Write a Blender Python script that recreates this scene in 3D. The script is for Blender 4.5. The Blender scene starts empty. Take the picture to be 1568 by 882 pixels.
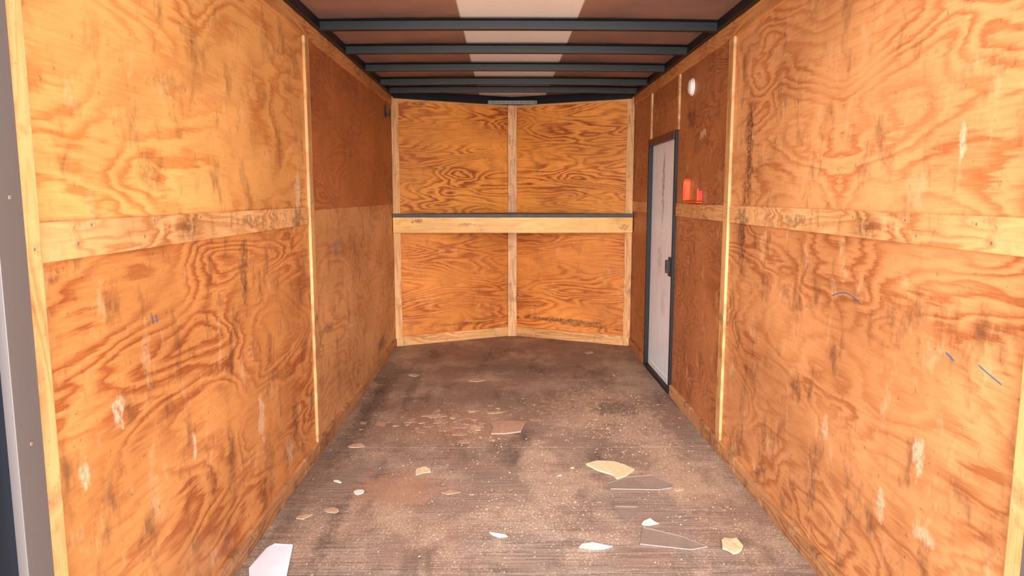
import bpy, bmesh, math, random
from mathutils import Vector, Matrix
random.seed(7)
scene = bpy.context.scene
scene.view_settings.view_transform = 'Standard'
scene.view_settings.look = 'None'
scene.view_settings.exposure = 0.2

# ------------------------------------------------------------------ helpers
def lin(c):
    o = []
    for v in c:
        v /= 255.0
        o.append(v/12.92 if v <= 0.04045 else ((v+0.055)/1.055)**2.4)
    return (*o, 1.0)

def pale(c, k=.10):
    """slightly desaturated, lightened version of a wood colour"""
    l = .3*c[0]+.59*c[1]+.11*c[2]
    return tuple(min(255, v+(l-v)*k+1) for v in c)

class NB:
    """small node-building helper"""
    def __init__(s, name):
        s.mat = bpy.data.materials.new(name); s.mat.use_nodes = True
        s.t = s.mat.node_tree; s.n = s.t.nodes; s.l = s.t.links
        s.bsdf = s.n['Principled BSDF']
    def setin(s, inp, v):
        if isinstance(v, bpy.types.NodeSocket): s.l.new(v, inp)
        else: inp.default_value = v
    def m(s, op, a, b=0.0, c=None, clamp=False):
        n = s.n.new('ShaderNodeMath'); n.operation = op; n.use_clamp = clamp
        s.setin(n.inputs[0], a); s.setin(n.inputs[1], b)
        if c is not None: s.setin(n.inputs[2], c)
        return n.outputs[0]
    def vm(s, op, a, b=None, c=None):
        n = s.n.new('ShaderNodeVectorMath'); n.operation = op
        s.setin(n.inputs[0], a)
        if b is not None: s.setin(n.inputs[1], b)
        if c is not None: s.setin(n.inputs[2], c)
        return n.outputs['Value'] if op in ('DOT_PRODUCT', 'LENGTH') else n.outputs[0]
    def xyz(s):
        tc = s.n.new('ShaderNodeTexCoord'); sp = s.n.new('ShaderNodeSeparateXYZ')
        s.l.new(tc.outputs['Object'], sp.inputs[0]); return sp.outputs
    def comb(s, x, y, z=0.0):
        n = s.n.new('ShaderNodeCombineXYZ')
        s.setin(n.inputs[0], x); s.setin(n.inputs[1], y); s.setin(n.inputs[2], z)
        return n.outputs[0]
    def noise(s, p, sx, sy, seed=0.0, detail=2.0, rough=0.5, dist=0.0, out=0):
        """2D noise on surface coords p=(a,b,0)"""
        v = s.vm('MULTIPLY_ADD', p, (sx, sy, 0), (seed*7.31, seed*3.17, 0))
        n = s.n.new('ShaderNodeTexNoise'); n.noise_dimensions = '2D'
        s.l.new(v, n.inputs['Vector']); n.inputs['Scale'].default_value = 1
        n.inputs['Detail'].default_value = detail
        n.inputs['Roughness'].default_value = rough; n.inputs['Distortion'].default_value = dist
        return n.outputs[out]
    def ramp(s, f, stops, mode='LINEAR'):
        n = s.n.new('ShaderNodeValToRGB'); s.l.new(f, n.inputs[0]); cr = n.color_ramp
        cr.interpolation = mode
        while len(cr.elements) < len(stops): cr.elements.new(0.5)
        for e, (p, v) in zip(cr.elements, stops):
            e.position = p; e.color = v if isinstance(v, tuple) else (v, v, v, 1)
        return n.outputs[0]
    def mr(s, f, a, b, c, d, smooth=False):
        n = s.n.new('ShaderNodeMapRange'); s.setin(n.inputs[0], f)
        for i, v in enumerate((a, b, c, d)): n.inputs[i+1].default_value = v
        if smooth: n.interpolation_type = 'SMOOTHSTEP'
        return n.outputs[0]
    def mix(s, f, a, b, blend='MIX'):
        n = s.n.new('ShaderNodeMix'); n.data_type = 'RGBA'; n.blend_type = blend
        s.setin(n.inputs[0], f); s.setin(n.inputs[6], a); s.setin(n.inputs[7], b)
        return n.outputs[2]
    def done(s, col, rough=0.5, metal=0.0, bump=None, bstr=0.1, bdist=0.002, spec=0.5):
        s.setin(s.bsdf.inputs['Base Color'], col); s.setin(s.bsdf.inputs['Roughness'], rough)
        s.setin(s.bsdf.inputs['Metallic'], metal)
        s.bsdf.inputs['Specular IOR Level'].default_value = spec
        if bump is not None:
            b = s.n.new('ShaderNodeBump'); b.inputs['Strength'].default_value = bstr
            b.inputs['Distance'].default_value = bdist
            s.l.new(bump, b.inputs['Height']); s.l.new(b.outputs[0], s.bsdf.inputs['Normal'])
        return s.mat

def add_stains(nb, col, p, stains, seed=0.0):
    """stains: (a0,b0,ra,rb,(rgb),strength): worn marks / scuffs lying in the surface"""
    if not stains: return col
    dv = nb.vm('MULTIPLY_ADD', nb.noise(p, 26, 22, seed+3, 3, .6, out=1), (2.4, 2.4, 0), (-1.2, -1.2, 0))
    br = nb.mr(nb.noise(p, 70, 55, seed, 2, .7), .34, .56, .25, 1)
    for (a0, b0, ra, rb, c, st) in stains:
        q = nb.vm('MULTIPLY_ADD', p, (1/ra, 1/rb, 0), (-a0/ra, -b0/rb, 0))
        q = nb.vm('ADD', q, dv)
        f = nb.m('MULTIPLY', nb.mr(nb.vm('DOT_PRODUCT', q, q), 0.3, 1.3, st, 0.0), br)
        col = nb.mix(f, col, lin(c))
    return col

def ply(name, A, B, light, dark, seed=0.0, sa=1.5, sb=5.0, K=11.0, mirror=None,
        stains=(), rough=0.5, grime=0.35, soft=1.0, tone=0.18, contrast=1.0, pl=.10):
    light, dark = pale(light, pl), pale(dark, pl)
    nb = NB(name); s = nb.xyz(); a0, b0 = s[A], s[B]
    p0 = nb.comb(a0, b0)
    p = nb.comb(nb.m('ABSOLUTE', nb.m('SUBTRACT', a0, mirror)), b0) if mirror is not None else p0
    n1 = nb.noise(p, sa, sb, seed, 2.0, .42, .3)
    fib = nb.noise(p, 9, 170, seed+5, 2, .6)
    ragg = nb.noise(p, 7, 55, seed+15, 3, .62)
    c = nb.m('MULTIPLY_ADD', n1, K, nb.m('MULTIPLY', ragg, soft))
    fr = nb.m('FRACT', c)
    g = nb.ramp(fr, [(0.0, .35), (.18, .0), (.45, .25), (.72, .85), (.86, 1.0), (1.0, .35)])
    mask = nb.mr(nb.noise(p, 1.9, 3.6, seed+31, 1, .5), .34, .62, .25*contrast, 1.0*contrast)
    g = nb.m('MULTIPLY', g, mask)
    g = nb.m('ADD', g, nb.m('MULTIPLY_ADD', fib, .5, -.25), clamp=True)
    col = nb.mix(g, lin(light), lin(dark))
    tn = nb.noise(p0, 1.6, 2.6, seed+51, 3, .55)
    tv = nb.mr(tn, .3, .7, 1-tone, 1+tone*.6)
    col = nb.mix(1.0, col, nb.comb(tv, nb.m('POWER', tv, 1.25), nb.m('POWER', tv, 1.5)), 'MULTIPLY')
    if grime > 0:
        gn = nb.noise(p0, 10, 5.5, seed+71, 4, .68, out=1)
        sep = nb.n.new('ShaderNodeSeparateXYZ'); nb.l.new(gn, sep.inputs[0])
        col = nb.mix(nb.mr(sep.outputs[0], .55, .74, 0, grime*1.4), col, lin((84, 54, 40)))
        col = nb.mix(nb.mr(sep.outputs[1], .60, .78, 0, grime), col, lin((246, 206, 160)))
        sn = nb.noise(p0, 38, 34, seed+91, 3, .7)
        col = nb.mix(nb.mr(sn, .67, .75, 0, grime), col, lin((60, 35, 22)))
    col = add_stains(nb, col, p0, stains, seed)
    return nb.done(col, rough, bump=nb.m('ADD', fib, nb.m('MULTIPLY', g, .6)), bstr=.22, bdist=.0015, spec=.45)

def simple(name, rgb, rough=.5, metal=0.0, var=.12, scale=14, spec=.5):
    nb = NB(name); tc = nb.n.new('ShaderNodeTexCoord')
    n = nb.noise(tc.outputs['Object'], scale, scale, 0, 3, .6)
    v = nb.mr(n, .3, .7, 1-var, 1+var)
    col = nb.mix(1.0, lin(rgb), nb.comb(v, v, v), 'MULTIPLY')
    return nb.done(col, rough, metal, spec=spec)

class MB:
    """mesh builder: joins several shaped parts into one object"""
    def __init__(s, name): s.name = name; s.bm = bmesh.new(); s.mats = []
    def mi(s, mat):
        if mat not in s.mats: s.mats.append(mat)
        return s.mats.index(mat)
    def prism(s, pts, z0, z1, mat, zs=None):
        k = s.mi(mat)
        lo = [s.bm.verts.new((p[0], p[1], z0)) for p in pts]
        hi = [s.bm.verts.new((p[0], p[1], z1)) for p in pts]
        fs = [s.bm.faces.new(hi), s.bm.faces.new(lo[::-1])]
        n = len(pts)
        for i in range(n):
            fs.append(s.bm.faces.new((lo[i], lo[(i+1) % n], hi[(i+1) % n], hi[i])))
        for f in fs: f.material_index = k
        return lo+hi
    def box(s, x0, x1, y0, y1, z0, z1, mat):
        return s.prism([(x0, y0), (x1, y0), (x1, y1), (x0, y1)], z0, z1, mat)
    def cyl(s, c, axis, r, L, mat, seg=24, r2=None):
        k = s.mi(mat)
        rot = Vector((0, 0, 1)).rotation_difference(Vector(axis)).to_matrix().to_4x4()
        before = set(s.bm.faces)
        bmesh.ops.create_cone(s.bm, cap_ends=True, segments=seg, radius1=r, radius2=r if r2 is None else r2,
                              depth=L, matrix=Matrix.Translation(c) @ rot)
        for f in s.bm.faces:
            if f not in before: f.material_index = k; f.smooth = len(f.verts) == 4
    def obj(s, bevel=0.0, parent=None):
        bmesh.ops.recalc_face_normals(s.bm, faces=s.bm.faces)
        me = bpy.data.meshes.new(s.name); s.bm.to_mesh(me); s.bm.free()
        for m in s.mats: me.materials.append(m)
        o = bpy.data.objects.new(s.name, me); scene.collection.objects.link(o)
        if bevel:
            b = o.modifiers.new('bevel', 'BEVEL'); b.width = bevel; b.segments = 2; b.limit_method = 'ANGLE'
        if parent: o.parent = parent
        return o

# ------------------------------------------------------------------ dimensions (metres)
XL, XR, XC = -0.834, 0.966, 0.066
YR, YC, YN = 1.232, 5.41, 5.85      # rear edge, V corner, V apex
ZR, ZT = 1.865, 1.905               # rib underside, roof sheet
CAM_Z = 1.142

WH = (240, 216, 184); DK = (52, 38, 36); BL = (20, 104, 180)
stL = [(1.73, 1.20, .05, .05, DK, .35), (2.30, .93, .035, .10, DK, .6), (2.94, 1.148, .035, .06, WH, .9),
       (1.516, .677, .02, .035, WH, .6), (1.38, .586, .02, .03, WH, .6), (2.40, .383, .035, .07, WH, .6),
       (1.874, .471, .012, .03, WH, .7), (2.70, .156, .035, .05, WH, .5), (2.78, .263, .04, .09, DK, .55),
       (2.12, .33, .03, .12, DK, .35),
       (2.55, .50, .06, .03, DK, .4), (2.45, .22, .05, .10, DK, .35), (2.2, .75, .04, .07, DK, .35), (1.85, 1.42, .10, .03, DK, .25)]
stLF = [(3.567, .885, .05, .035, BL, .5), (3.66, .90, .03, .03, BL, .4), (4.82, .148, .16, .05, DK, .75), (3.34, .52, .15, .025, DK, .5),
        (3.9, .45, .10, .05, WH, .3)]
stR = [(2.854, 1.28, .035, .17, DK, .75), (2.87, 1.43, .03, .12, DK, .5), (2.91, 1.02, .04, .16, DK, .75), (2.083, .443, .02, .04, WH, .6),
       (1.528, 1.257, .012, .04, WH, .6), (1.602, .542, .02, .05, WH, .6), (2.149, .242, .035, .09, DK, .5),
       (2.58, .251, .03, .08, DK, .45), (1.75, .36, .02, .04, WH, .5), (1.56, .36, .05, .02, WH, .4)]
stRF = [(3.77, 1.54, .07, .05, DK, .75), (3.55, 1.44, .05, .02, WH, .6), (3.45, .35, .05, .03, DK, .4)]
stF = [(.45, .155, .34, .018, DK, .8), (.62, .13, .2, .015, DK, .6), (-.33, .13, .25, .014, DK, .5), (-.12, .16, .12, .012, DK, .45)]

M_LU = ply('plywood_left_upper', 1, 2, (240, 170, 92), (208, 120, 50), 1.3, 1.5, 3.6, 9, stains=stL, contrast=.9)
M_LL = ply('plywood_left_lower', 1, 2, (224, 146, 76), (176, 88, 36), 8.1, 1.2, 4.2, 12, stains=stL, grime=.42)
M_LFU = ply('plywood_left_far_upper', 1, 2, (196, 114, 58), (164, 84, 40), 15.4, 1.4, 5, 12, grime=.15)
M_LFL = ply('plywood_left_far_lower', 1, 2, (230, 164, 100), (204, 130, 74), 22.2, 1.4, 4, 10, stains=stLF)
M_RU = ply('plywood_right_upper', 1, 2, (234, 162, 98), (198, 112, 56), 31.7, 1.3, 3.8, 11, mirror=2.08, stains=stR, contrast=.95)
M_RL = ply('plywood_right_lower', 1, 2, (220, 146, 86), (178, 98, 48), 41.9, 1.2, 4.0, 13, mirror=2.08, stains=stR, grime=.42)
M_RF = ply('plywood_right_far', 1, 2, (190, 114, 62), (156, 84, 42), 52.6, 2.0, 5.5, 13, stains=stRF)
M_FU = ply('plywood_front_upper', 0, 2, (246, 156, 64), (158, 68, 14), 63.3, 1.2, 5.5, 16, grime=.12, pl=.03)
M_FL = ply('plywood_front_lower', 0, 2, (232, 142, 60), (174, 82, 26), 74.8, 1.2, 5.0, 14, grime=.2, stains=stF, pl=.03)
M_RAIL = ply('pine_rail_side', 1, 2, (234, 172, 108), (192, 116, 60), 82.0, 1.6, 7, 12, stains=[(2.35, 1.06, .12, .02, DK, .5), (1.9, 1.06, .05, .03, DK, .4), (2.9, 1.05, .08, .04, DK, .6)])
M_POST = ply('pine_batten_vertical', 2, 1, (228, 172, 106), (196, 126, 70), 91.0, 1.2, 12, 8, grime=.35)
M_POSTX = ply('pine_batten_vertical_front', 2, 0, (236, 176, 108), (206, 134, 74), 95.0, 1.2, 12, 8, grime=.25)
M_BASE = ply('pine_baseboard', 1, 2, (202, 140, 86), (154, 94, 54), 101.0, 1.2, 12, 8, grime=.6)
M_TOPB = ply('pine_top_board', 1, 2, (226, 154, 86), (186, 112, 54), 106.0, 1.2, 8, 10, grime=.3)
M_FASC = ply('pine_shelf_fascia', 0, 2, (250, 194, 108), (232, 162, 82), 111.0, .9, 14, 8, grime=.12, pl=.03,
             stains=[(-.64, .955, .05, .018, (120, 62, 30), .9), (-.28, .93, .06, .012, (170, 95, 50), .7), (.9, .91, .04, .03, (110, 80, 60), .5)])
M_TOPX = ply('pine_trim_front', 0, 2, (234, 172, 102), (202, 128, 66), 117.0, 1.2, 14, 9, grime=.3, stains=stF)

M_BLUE = simple('painted_steel_navy', (17, 22, 31), .5, .0, .2, 9, spec=.35)
M_JAMB = simple('grey_painted_steel', (112, 102, 100), .5, .3, .08, 5)
M_NAVY = simple('dark_navy_steel', (18, 32, 50), .4, .3, .1)
M_BLACK = simple('black_rubber', (20, 20, 24), .5)
M_FRAMEB = simple('door_frame_dark', (13, 13, 18), .5, .0, .2, spec=.35)
M_FRAMEBR = simple('door_header_brown', (84, 50, 44), .5, .1, .2)
M_GALV = simple('galvanised_plate', (104, 106, 104), .5, .3, .25, 40)
M_SCREW = simple('zinc_screw', (150, 130, 112), .4, .4)
M_SHELF = simple('shelf_top_charcoal', (76, 72, 76), .6, 0, .2)
M_WPLASTIC = simple('white_plastic', (240, 232, 222), .4)
M_ORANGE = simple('orange_plastic', (240, 86, 14), .35)
M_REDOR = simple('red_orange_plastic', (196, 44, 16), .35)
M_MARK = simple('blue_crayon', (58, 104, 156), .7)

# ------------------------------------------------------------------ floor material
nb = NB('worn_plywood_floor'); s = nb.xyz(); X, Y = s[0], s[1]; P = nb.comb(X, Y)
fib = nb.noise(P, 4, 90, 2, 3, .65)
big = nb.noise(P, 2.5, 2.2, 7, 4, .6)
col = nb.mix(nb.mr(fib, .34, .66, 0, 1), lin((114, 96, 86)), lin((162, 143, 130)))
col = nb.mix(nb.mr(big, .38, .66, 0, .6), col, lin((142, 110, 90)))
col = nb.mix(nb.mr(Y, 2.2, 3.6, 0, .45), col, lin((130, 97, 77)))
dn = nb.noise(P, 3.2, 2.6, 19, 5, .7)
col = nb.mix(nb.mr(dn, .48, .72, 0, .6), col, lin((194, 165, 140)))
sp = nb.noise(P, 130, 100, 31, 2, .75)
spm = nb.m('MULTIPLY', nb.mr(sp, .56, .70, 0, .85), nb.mr(dn, .34, .60, .15, 1))
col = nb.mix(spm, col, lin((220, 198, 170)))
ds = nb.noise(P, 5, 1.6, 43, 4, .65)
col = nb.mix(nb.mr(ds, .56, .74, 0, .65), col, lin((62, 52, 49)))
DUST = (200, 166, 138)
stFl = [(-.42, 2.72, .18, .18, (176, 128, 102), .8), (-.22, 3.5, .32, .30, (168, 124, 98), .8), (.50, 3.75, .30, .38, DUST, .7), (.62, 4.1, .2, .2, DUST, .45),
        (.70, 3.4, .12, .5, DUST, .55), (.72, 2.75, .12, .35, DUST, .45), (.60, 3.78, .14, .16, (66, 56, 54), .7),
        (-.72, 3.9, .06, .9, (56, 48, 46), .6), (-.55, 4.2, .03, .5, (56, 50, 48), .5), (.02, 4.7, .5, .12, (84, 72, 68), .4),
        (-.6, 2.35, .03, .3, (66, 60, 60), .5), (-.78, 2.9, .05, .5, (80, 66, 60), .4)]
col = add_stains(nb, col, P, stFl, 5)
M_FLOOR = nb.done(col, .58, bump=nb.m('ADD', fib, spm), bstr=.3, bdist=.002, spec=.35)
M_UNDER = simple('subfloor_dark', (28, 24, 22), .9)

# ------------------------------------------------------------------ ceiling material
nb = NB('roof_sheet_two_tone'); s = nb.xyz(); X, Y = s[0], s[1]
st = nb.noise(nb.comb(X, Y), 3, 3, 4, 4, .6)
brown = nb.mix(nb.mr(st, .35, .68, 0, 1), lin((158, 118, 104)), lin((128, 104, 100)))
white = nb.mix(nb.mr(st, .3, .7, 0, 1), lin((255, 253, 251)), lin((250, 245, 240)))
f = nb.mr(nb.m('ABSOLUTE', nb.m('SUBTRACT', X, XC)), .252, .260, 1, 0)
M_ROOF = nb.done(nb.mix(f, brown, white), .4, .0, spec=.5)

# ------------------------------------------------------------------ shell
b = MB('floor')
for (y0, y1) in ((1.16, 2.062), (2.066, 3.168), (3.172, 4.39), (4.392, YC)):
    b.box(XL, XR, y0, y1, -.018, 0, M_FLOOR)
b.prism([(XL, YC), (XR, YC), (XC, YN)], -.018, 0, M_FLOOR)
b.prism([(XL-.03, 1.1), (XR+.03, 1.1), (XR+.03, YC), (XC, YN+.04), (XL-.03, YC)], -.06, -.018, M_UNDER)
b.obj()

b = MB('wall_left')
x0, x1 = XL-.02, XL
YP = 3.10
b.box(x0, x1, YR, YP, 1.06, ZT+.03, M_LU); b.box(x0, x1, YR, YP, 0, 1.06, M_LL)
b.box(x0, x1, YP, YC, 1.08, ZT+.03, M_LFU); b.box(x0, x1, YP, YC, 0, 1.08, M_LFL)
b.obj()
DY0, DY1, DZ = 4.06, 4.76, 1.475
b = MB('wall_right'); x0, x1 = XR, XR+.02
b.box(x0, x1, YR, YP, 1.06, ZT+.03, M_RU); b.box(x0, x1, YR, YP, 0, 1.06, M_RL)
b.box(x0, x1, YP, DY0, 1.06, ZT+.03, M_RF); b.box(x0, x1, YP, DY0, 0, 1.06, M_RF)
b.box(x0, x1, DY0, DY1, DZ, ZT+.03, M_RF); b.box(x0, x1, DY1, YC, 0, ZT+.03, M_RF)
b.obj()
b = MB('wall_front')
for sx in (XL, XR):
    so = -.02 if sx == XL else .02
    pts = [(sx, YC), (XC, YN), (XC, YN+.03), (sx+so, YC+.02)]
    if sx == XR: pts = pts[::-1]
    b.prism(pts, .97, ZT+.03, M_FU); b.prism(pts, 0, .97, M_FL)
b.obj()

# roof sheet, gently bowed
b = MB('ceiling'); k = b.mi(M_ROOF); N = 24
def roofz(x): return ZT + .012*(1-((x-XC)/.9)**2)
for (dz) in (0, .02):
    rows = []
    for i in range(N+1):
        x = XL-.02 + (XR-XL+.04)*i/N
        ye = YC+.02 + (YN+.03-YC-.02)*(1-abs(x-XC)/.92)
        rows.append([b.bm.verts.new((x, 1.15, roofz(x)+dz)), b.bm.verts.new((x, ye, roofz(x)+dz))])
    for i in range(N):
        fc = b.bm.faces.new((rows[i][0], rows[i+1][0], rows[i+1][1], rows[i][1])); fc.smooth = True
b.obj()

# roof bows: hat-section steel, each its own named object
ribs = [1.63, 2.17, 2.71, 3.285, 3.81, 4.33, 4.84, 5.21]
for j, y in enumerate(ribs):
    b = MB('roof_bow'); k = b.mi(M_BLUE)
    prof = [(-.038, .038), (-.022, .034), (-.016, 0), (.016, 0), (.022, .034), (.038, .038)]
    prev = None
    for i in range(17):
        x = XL+.026 + (XR-XL-.052)*i/16
        zz = (roofz(x)-ZT)*.5
        cur = [b.bm.verts.new((x, y+p[0], ZR-.002+p[1]*1.0+zz)) for p in prof]
        if prev:
            for q in range(5): b.bm.faces.new((prev[q], prev[q+1], cur[q+1], cur[q]))
        prev = cur
    o = b.obj()
    sm = o.modifiers.new('thick', 'SOLIDIFY'); sm.thickness = .0015

b = MB('trim_roof_edge_rail')
b.box(XL, XL+.03, 1.16, YC, ZR, ZT+.006, M_BLUE); b.box(XR-.03, XR, 1.16, YC, ZR, ZT+.006, M_BLUE)
def fline(t, side, off):
    """point along a V-nose wall; t metres from corner, off metres inward"""
    sx, d = (XL, 1) if side < 0 else (XR, -1)
    L = math.hypot(.9, YN-YC); ux, uy = d*.9/L, (YN-YC)/L
    nx, ny = uy*d, -abs(ux)
    return (sx+ux*t+nx*off, YC+uy*t+ny*off)
LV = math.hypot(.9, YN-YC)
def fboard(b, side, t0, t1, z0, z1, th, mat, off=0.0):
    p = [fline(t0, side, off), fline(t0, side, off+th), fline(t1, side, off+th), fline(t1, side, off)]
    if side > 0: p = p[::-1]
    b.prism(p, z0, z1, mat)
for sd in (-1, 1): fboard(b, sd, .02, LV, ZR-.012, ZT+.012, .025, M_BLUE)
b.obj(.003)
b = MB('nose_gusset_plate'); b.prism([(XC-.19, 5.70), (XC+.19, 5.70), (XC+.11, 5.765), (XC-.11, 5.765)], 1.852, 1.858, M_GALV)
for dx in (-.12, -.04, .04, .12): b.cyl((XC+dx, 5.72, 1.851), (0, 0, 1), .007, .004, M_SCREW, 10)
b.box(XC-.19, XC+.19, 5.697, 5.70, 1.845, 1.875, M_GALV)
b.obj()

# ------------------------------------------------------------------ wood trim
TH = .012
def trim(name, fn, bev=.002):
    b = MB(name); fn(b); b.obj(bev)
trim('baseboard_left', lambda b: b.box(XL, XL+.016, YR+.045, YC-.02, 0, .062, M_BASE))
trim('baseboard_right', lambda b: (b.box(XR-.016, XR, YR+.045, DY0-.03, 0, .062, M_BASE), b.box(XR-.016, XR, DY1+.03, YC-.02, 0, .062, M_BASE)))
def bf(b):
    for sd in (-1, 1): fboard(b, sd, .055, LV-.036, 0, .075, .014, M_TOPX)
trim('baseboard_front', bf)
ZW = ZR
trim('trim_1', lambda b: b.box(XL, XL+TH, YR+.045, YC-.02, 1.80, ZW, M_TOPB))     # left top board
trim('trim_2', lambda b: b.box(XR-TH, XR, YR+.045, YC-.02, 1.80, ZW, M_TOPB))     # right top board
trim('trim_3', lambda b: b.box(XL, XL+.008, YR+.045, 3.055, 1.022, 1.095, M_RAIL))
trim('trim_4', lambda b: (b.box(XR-.008, XR, YR+.045, 3.055, 1.030, 1.102, M_RAIL),
                          b.box(XR-.008, XR, 3.145, DY0-.03, 1.030, 1.102, M_RAIL), b.box(XR-.008, XR, DY1+.03, YC-.02, 1.030, 1.102, M_RAIL)))
trim('trim_5', lambda b: b.box(XL, XL+.014, 3.07, 3.135, .062, 1.80, M_POST), .004)
trim('trim_6', lambda b: b.box(XR-.014, XR, 3.07, 3.135, .062, 1.80, M_POST), .004)
trim('trim_7', lambda b: b.box(XL-.02, XL+.018, YR, YR+.045, 0, ZW, M_POST), .003)
trim('trim_8', lambda b: b.box(XR-.018, XR+.02, YR, YR+.045, 0, ZW, M_POST), .003)
trim('trim_9', lambda b: (b.box(XR-TH, XR, DY0-.05, DY0-.012, DZ+.03, 1.80, M_POST), b.box(XR-TH, XR, DY1-.01, DY1+.03, DZ+.03, 1.80, M_POST)))
def cp(b):
    for sd in (-1, 1): fboard(b, sd, 0.0, .055, 0, ZR-.012, .016, M_POSTX)
trim('trim_10', cp)
def top(b):
    for sd in (-1, 1): fboard(b, sd, .055, LV-.036, 1.835, ZR-.012, .010, M_TOPX)
trim('trim_11', top)
# centre nose stud
trim('trim_12', lambda b: b.prism([(XC-.036, YN-.020), (XC-.036, YN-.050), (XC+.036, YN-.050), (XC+.036, YN-.020), (XC, YN-.002)][::-1], 0, ZR-.012, M_POSTX), .003)

# screw heads along battens
b = MB('screw_heads')
for sd, x in ((-1, XL), (1, XR)):
    ax = (-sd, 0, 0)
    for i in range(8):
        z = .15+i*.225
        b.cyl((x-sd*.0145, 3.102, z), ax, .004, .002, M_SCREW, 8)
        if i % 3 == 1: b.cyl((x-sd*.0185, YR+.022, z), ax, .003, .0015, M_SCREW, 8)
    for i in range(7):
        y = 1.4+i*.26
        b.cyl((x-sd*.0085, y, 1.05), ax, .003, .0015, M_SCREW, 8); b.cyl((x-sd*.0085, y+.05, 1.085), ax, .003, .0015, M_SCREW, 8)
    for i in range(14):
        y = 1.4+i*.28
        if sd > 0 and y > 3.95: continue
        b.cyl((x-sd*.0125, y, 1.835), ax, .004, .002, M_SCREW, 8); b.cyl((x-sd*.0165, y, .035), ax, .004, .002, M_SCREW, 8)
b.obj()

# crayon marks drawn on the plywood
b = MB('crayon_marks')
def stroke(x, sd, pts, w=.003):
    k = b.mi(M_MARK)
    for (a, c) in zip(pts, pts[1:]):
        d = Vector((0, c[0]-a[0], c[1]-a[1])); n = Vector((0, -d.z, d.y)).normalized()*w*.5
        A, C = Vector((x-sd*.0008, *a)), Vector((x-sd*.0008, *c))
        f = b.bm.faces.new([b.bm.verts.new(v) for v in (A-n, C-n, C+n, A+n)]); f.material_index = k
arc = [(2.085-.17*t, .842+.028*math.sin(math.pi*(t*.8+.1))) for t in [i/8 for i in range(9)]]
stroke(XR, 1, arc, .003)
stroke(XR, 1, [(1.53, .802), (1.515, .797), (1.50, .79)], .004); stroke(XR, 1, [(1.42, .80), (1.39, .79), (1.35, .778)], .0025)
stroke(XR, 1, [(1.30, .765), (1.285, .74)], .0025)
stroke(XL, -1, [(1.685, .862), (1.692, .84)], .005); stroke(XL, -1, [(1.705, .86), (1.712, .84)], .004)
b.obj()

# ------------------------------------------------------------------ nose shelf
root = bpy.data.objects.new('corner_shelf', None); scene.collection.objects.link(root)
b = MB('shelf_top'); b.prism([(XL+.005, 5.365), (XR-.005, 5.365), (XR-.02, 5.42), (XC, YN-.052), (XL+.02, 5.42)], .984, 1.010, M_SHELF); b.obj(.003, root)
b = MB('fascia'); b.box(XL+.006, XR-.006, 5.372, 5.40, .868, .984, M_FASC); b.obj(.003, root)
b = MB('cleats')
for sd in (-1, 1): fboard(b, sd, .06, LV-.06, .945, .984, .02, M_TOPX)
b.obj(0, root)

# ------------------------------------------------------------------ side door
nb = NB('door_panel_white'); s = nb.xyz(); Y, Z = s[1], s[2]; P = nb.comb(Y, Z)
n = nb.noise(P, 14, 5, 3, 4, .6)
col = nb.mix(nb.mr(n, .4, .7, 0, .5), lin((242, 250, 255)), lin((224, 233, 240)))
col = add_stains(nb, col, P, [(4.42, 1.18, .03, .22, (140, 135, 120), .8), (4.40, 1.3, .015, .15, (100, 95, 80), .7), (4.47, .75, .06, .1, (170, 170, 172), .5), (4.35, .5, .05, .1, (170, 170, 172), .4)], 2)
M_DOOR = nb.done(col, .4)
root = bpy.data.objects.new('door_1', None); scene.collection.objects.link(root)
b = MB('door_panel'); b.box(XR+.006, XR+.03, DY0+.01, DY1-.01, .02, DZ-.01, M_DOOR)
b.box(XR+.002, XR+.006, DY0+.04, DY1-.04, .05, .062, M_DOOR)
b.obj(.002, root)
b = MB('door_frame')
b.box(XR-.016, XR+.03, DY0-.018, DY0+.010, .0, DZ+.03, M_FRAMEB); b.box(XR-.020, XR+.03, DY1-.006, DY1+.022, .0, DZ+.03, M_FRAMEB)
b.box(XR-.020, XR+.03, DY0+.010, DY1-.006, DZ-.012, DZ+.03, M_FRAMEBR); b.box(XR-.020, XR+.03, DY0+.010, DY1-.006, .0, .022, M_FRAMEB)
b.obj(.003, root)
b = MB('door_latch')
b.box(XR-.012, XR+.006, DY0+.03, DY0+.10, .68, .79, M_BLACK); b.box(XR-.035, XR-.012, DY0+.045, DY0+.075, .70, .775, M_BLACK)
b.box(XR-.037, XR-.034, DY0+.05, DY0+.07, .70, .715, M_REDOR); b.cyl((XR-.018, DY0+.085, .735), (1, 0, 0), .012, .02, M_BLACK)
b.obj(.003, root)

# ------------------------------------------------------------------ wall fixtures
b = MB('round_vent')
c = Vector((XR, 3.765, 1.695))
b.cyl(c+Vector((-.004, 0, 0)), (-1, 0, 0), .045, .008, M_WPLASTIC, 40)
b.cyl(c+Vector((-.013, 0, 0)), (-1, 0, 0), .040, .010, M_WPLASTIC, 40, .034)
b.cyl(c+Vector((-.020, 0, 0)), (-1, 0, 0), .026, .004, M_WPLASTIC, 40, .022)
b.obj(.0015)

b = MB('orange_wall_bracket')
b.box(XR-.003, XR, 3.53, 3.77, 1.108, 1.122, M_REDOR)
b.box(XR-.036, XR, 3.752, 3.758, 1.12, 1.220, M_ORANGE)
b.box(XR-.042, XR-.034, 3.735, 3.760, 1.13, 1.195, M_REDOR)
b.box(XR-.032, XR, 3.752, 3.762, 1.216, 1.230, M_REDOR)
b.box(XR-.026, XR, 3.515, 3.523, 1.118, 1.168, M_REDOR)
b.box(XR-.030, XR-.024, 3.50, 3.527, 1.118, 1.178, M_ORANGE)
b.box(XR-.030, XR, 3.52, 3.755, 1.108, 1.114, M_ORANGE)
b.obj(.002)

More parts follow.
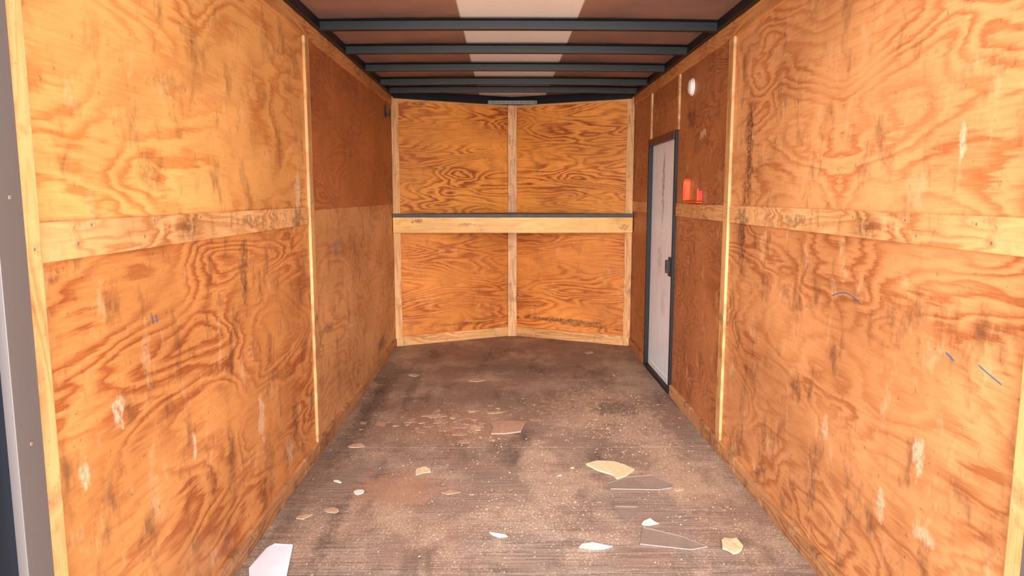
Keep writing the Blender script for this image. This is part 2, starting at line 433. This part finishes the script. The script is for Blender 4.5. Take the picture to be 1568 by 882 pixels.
b = MB('wall_hook')
b.box(XL, XL+.006, 5.14, 5.18, 1.69, 1.775, M_BLACK); b.box(XL+.006, XL+.035, 5.15, 5.17, 1.70, 1.715, M_BLACK)
b.box(XL+.028, XL+.036, 5.15, 5.17, 1.70, 1.745, M_BLACK)
b.obj(.002)

# ------------------------------------------------------------------ rear door jambs
for nm, sg, x in (('left', -1, XL), ('right', 1, XR)):
    b = MB('trim_rear_jamb_'+nm)
    def bx(xa, xb, ya, yb, za, zb, m):
        b.box(min(xa, xb), max(xa, xb), ya, yb, za, zb, m)
    bx(x-sg*.020, x+sg*.06, 1.165, YR, -.06, 1.96, M_JAMB)
    bx(x-sg*.004, x+sg*.06, 1.09, 1.165, -.06, 1.96, M_NAVY)
    for z in (.30, .72, 1.14, 1.56): b.cyl((x-sg*.021, 1.20, z), (-sg, 0, 0), .004, .002, M_SCREW, 12)
    b.obj(.002)
b = MB('trim_rear_header'); b.box(XL-.06, XR+.06, 1.09, 1.16, 1.872, 1.97, M_JAMB); b.obj(.003)
b = MB('trim_rear_sill'); b.box(XL+.021, XR-.021, 1.09, 1.155, -.06, .002, M_NAVY); b.obj(.003)

# ------------------------------------------------------------------ debris
M_PAPER = simple('white_paper', (232, 238, 250), .7, 0, .03)
M_CREAM = simple('cream_foam_chip', (220, 192, 152), .8, 0, .15, 60)
M_WCHIP = simple('white_paint_chip', (226, 224, 212), .7, 0, .08, 60)
M_CARD = simple('brown_cardboard', (178, 138, 114), .8, 0, .15, 50)
M_FLAKE = simple('veneer_flake', (170, 134, 112), .8, 0, .2, 30)
M_TAN = simple('tan_chip', (196, 162, 128), .8, 0, .2, 50)
nb = NB('smoked_glass'); M_GLASS = nb.done(lin((176, 156, 144)), .25, 0, spec=.4)
nb.bsdf.inputs['Alpha'].default_value = .3
nb = NB('glass_edge'); M_GEDGE = nb.done(lin((160, 144, 134)), .3)

keep = []
def area(p): return sum(p[i][0]*p[(i+1) % len(p)][1]-p[(i+1) % len(p)][0]*p[i][1] for i in range(len(p)))
def slab(name, pts, th, mat, z=0.001, curl=0.0, edge=None):
    b = MB(name); n = len(pts)
    xs = [p[0] for p in pts]; ys = [p[1] for p in pts]
    keep.append((min(xs)-.02, max(xs)+.02, min(ys)-.02, max(ys)+.02))
    vs = b.prism(pts if area(pts) > 0 else pts[::-1], z, z+th, mat)
    if curl:
        for v in vs: v.co.z += curl*(math.sin(v.co.x*90)*.5+.5)
    if edge:
        k = b.mi(edge)
        for f in b.bm.faces:
            if len(f.verts) == 4 and abs(f.calc_center_median().z-(z+th/2)) < th*.3: f.material_index = k
    return b.obj()
def ragged(cx, cy, w, h, n=9, rot=0.0, rough=.3):
    pts = []
    for i in range(n):
        a = 2*math.pi*i/n; r = 1+random.uniform(-rough, rough)
        x, y = w/2*r*math.cos(a), h/2*r*math.sin(a)
        pts.append((cx+x*math.cos(rot)-y*math.sin(rot), cy+x*math.sin(rot)+y*math.cos(rot)))
    return pts

slab('paper_sheet', [(-.777, 2.228), (-.757, 2.25), (-.696, 2.245), (-.640, 1.95), (-.735, 1.95), (-.790, 2.10)], .0012, M_PAPER, curl=.004)
slab('foam_chip', [(.349, 2.95), (.40, 2.985), (.472, 2.975), (.51, 2.94), (.544, 2.885), (.50, 2.82), (.455, 2.785), (.445, 2.83), (.388, 2.88)], .006, M_CREAM)
slab('cardboard_piece', [(-.074, 3.52), (.0, 3.535), (.111, 3.53), (.095, 3.45), (.08, 3.37), (.0, 3.345), (-.064, 3.34), (-.055, 3.43)], .006, M_CARD, curl=.003)
slab('foam_chip', ragged(.745, 2.22, .075, .115, 12, -.2, .2), .005, M_CREAM, curl=.004)
for (x, y, w, h, m, nm) in [(.297, 2.225, .09, .05, M_WCHIP, 'paint_chip'), (.505, 2.39, .075, .045, M_WCHIP, 'paint_chip'), (-.024, 2.305, .07, .028, M_WCHIP, 'paint_chip'),
        (-.565, 2.67, .045, .045, M_WCHIP, 'paint_chip'), (-.341, 2.88, .07, .07, M_CREAM, 'foam_chip'), (-.209, 2.665, .065, .04, M_CARD, 'cardboard_piece'), (-.68, 3.19, .08, .05, M_TAN, 'wood_chip'),
        (-.165, 4.37, .09, .07, M_TAN, 'wood_chip'), (-.586, 4.5, .08, .08, M_TAN, 'wood_chip'), (-.63, 2.505, .075, .035, M_TAN, 'wood_chip'), (-.718, 2.455, .05, .03, M_TAN, 'wood_chip'),
        (-.67, 2.77, .045, .02, M_WCHIP, 'paint_chip'), (.62, 5.15, .06, .08, M_TAN, 'wood_chip'), (.68, 2.68, .04, .03, M_TAN, 'wood_chip')]:
    slab(nm, ragged(x, y, w, h, 7, random.uniform(-.6, .6), .35), .003, m, curl=.003)
for pts in ([(.411, 2.745), (.50, 2.81), (.607, 2.83), (.67, 2.74), (.66, 2.70), (.605, 2.68), (.416, 2.69)],
            [(.408, 2.53), (.493, 2.525), (.468, 2.45), (.424, 2.38)],
            [(.48, 2.36), (.535, 2.33), (.60, 2.29), (.665, 2.22), (.606, 2.2), (.447, 2.24)]):
    slab('glass_shard', pts, .003, M_GLASS, edge=M_GEDGE)

# one loose litter layer: veneer flakes, sawdust and splinters
b = MB('wood_debris')
def scatter(count, gen, mats, th=.002):
    for _ in range(count):
        x, y, w, h = gen()
        if not (XL+.03 < x < XR-.03) or y > YC-.05 or y < 1.3: continue
        if any(q[0] < x < q[1] and q[2] < y < q[3] for q in keep): continue
        n = random.choice((4, 5, 6)); p = ragged(x, y, w, h, n, random.uniform(0, 3.1), .35)
        if area(p) < 0: p = p[::-1]
        vs = b.prism(p, .0004, .0004+th*random.uniform(.5, 1.3), random.choice(mats))
        t = random.uniform(0, th)
        for v in vs: v.co.z += t*(1 if v.co.x > x else 0)
g = random.gauss; u = random.uniform
def flakes():
    s = u(.02, .085); return g(-.2, .17), g(3.5, .13), s, s*u(.4, .9)
def chips():
    r = random.random(); s = u(.003, .0075)
    if r < .35: return g(.6, .18), g(3.5, .5), s, s*.6
    if r < .55: return g(-.15, .28), g(3.3, .35), s, s*.6
    if r < .8: return g(.35, .3), g(2.4, .22), s, s*.6
    return u(-.8, .9), 1.9+3.4*random.random()**1.4, s, s*.6
def midchips():
    s = u(.01, .024); return u(-.75, .85), g(2.7, .6), s, s*u(.25, .6)
scatter(85, flakes, [M_FLAKE, M_FLAKE, M_CARD, M_FLAKE, M_TAN], .002)
scatter(1300, chips, [M_TAN, M_CREAM, M_CREAM, M_TAN, M_FLAKE], .0015)
scatter(45, midchips, [M_TAN, M_CARD, M_FLAKE, M_CREAM], .002)
b.obj()

# ------------------------------------------------------------------ outside ground
nb = NB('concrete_driveway'); s = nb.xyz()
n = nb.noise(nb.comb(s[0], s[1]), 3, 3, 0, 5, .6)
M_CONC = nb.done(nb.mix(n, lin((196, 188, 176)), lin((222, 215, 204))), .85)
b = MB('ground'); b.box(-14, 14, -16, 12, -.62, -.55, M_CONC); b.obj()

# ------------------------------------------------------------------ light
w = bpy.data.worlds.new('hazy_daylight'); scene.world = w; w.use_nodes = True
wn = w.node_tree.nodes['Background']; wn.inputs[0].default_value = (.93, .97, 1.0, 1); wn.inputs[1].default_value = 2.4
def sun(name, e, d, ang, col):
    L = bpy.data.lights.new(name, 'SUN'); L.energy = e; L.angle = math.radians(ang); L.color = col
    o = bpy.data.objects.new(name, L); scene.collection.objects.link(o)
    o.rotation_euler = Vector(d).to_track_quat('-Z', 'Y').to_euler(); o.location = (0, -4, 4)
sun('added_low_fill_sun', 9.8, (.09, 1, -.28), 55, (.99, .98, 1.0))  # added wide soft sun, brightens the far end without falloff
sun('high_sun', 19.0, (-.35, -.5, -.9), 2, (1, .98, .95))

# ------------------------------------------------------------------ camera
cd = bpy.data.cameras.new('camera'); cam = bpy.data.objects.new('camera', cd); scene.collection.objects.link(cam)
cd.sensor_width = 36; cd.lens = 36*1100/1568; cd.clip_start = .02
cam.location = (0, 0, CAM_Z)
cam.rotation_euler = (math.radians(90-7.3), 0, math.radians(-.62))
scene.camera = cam
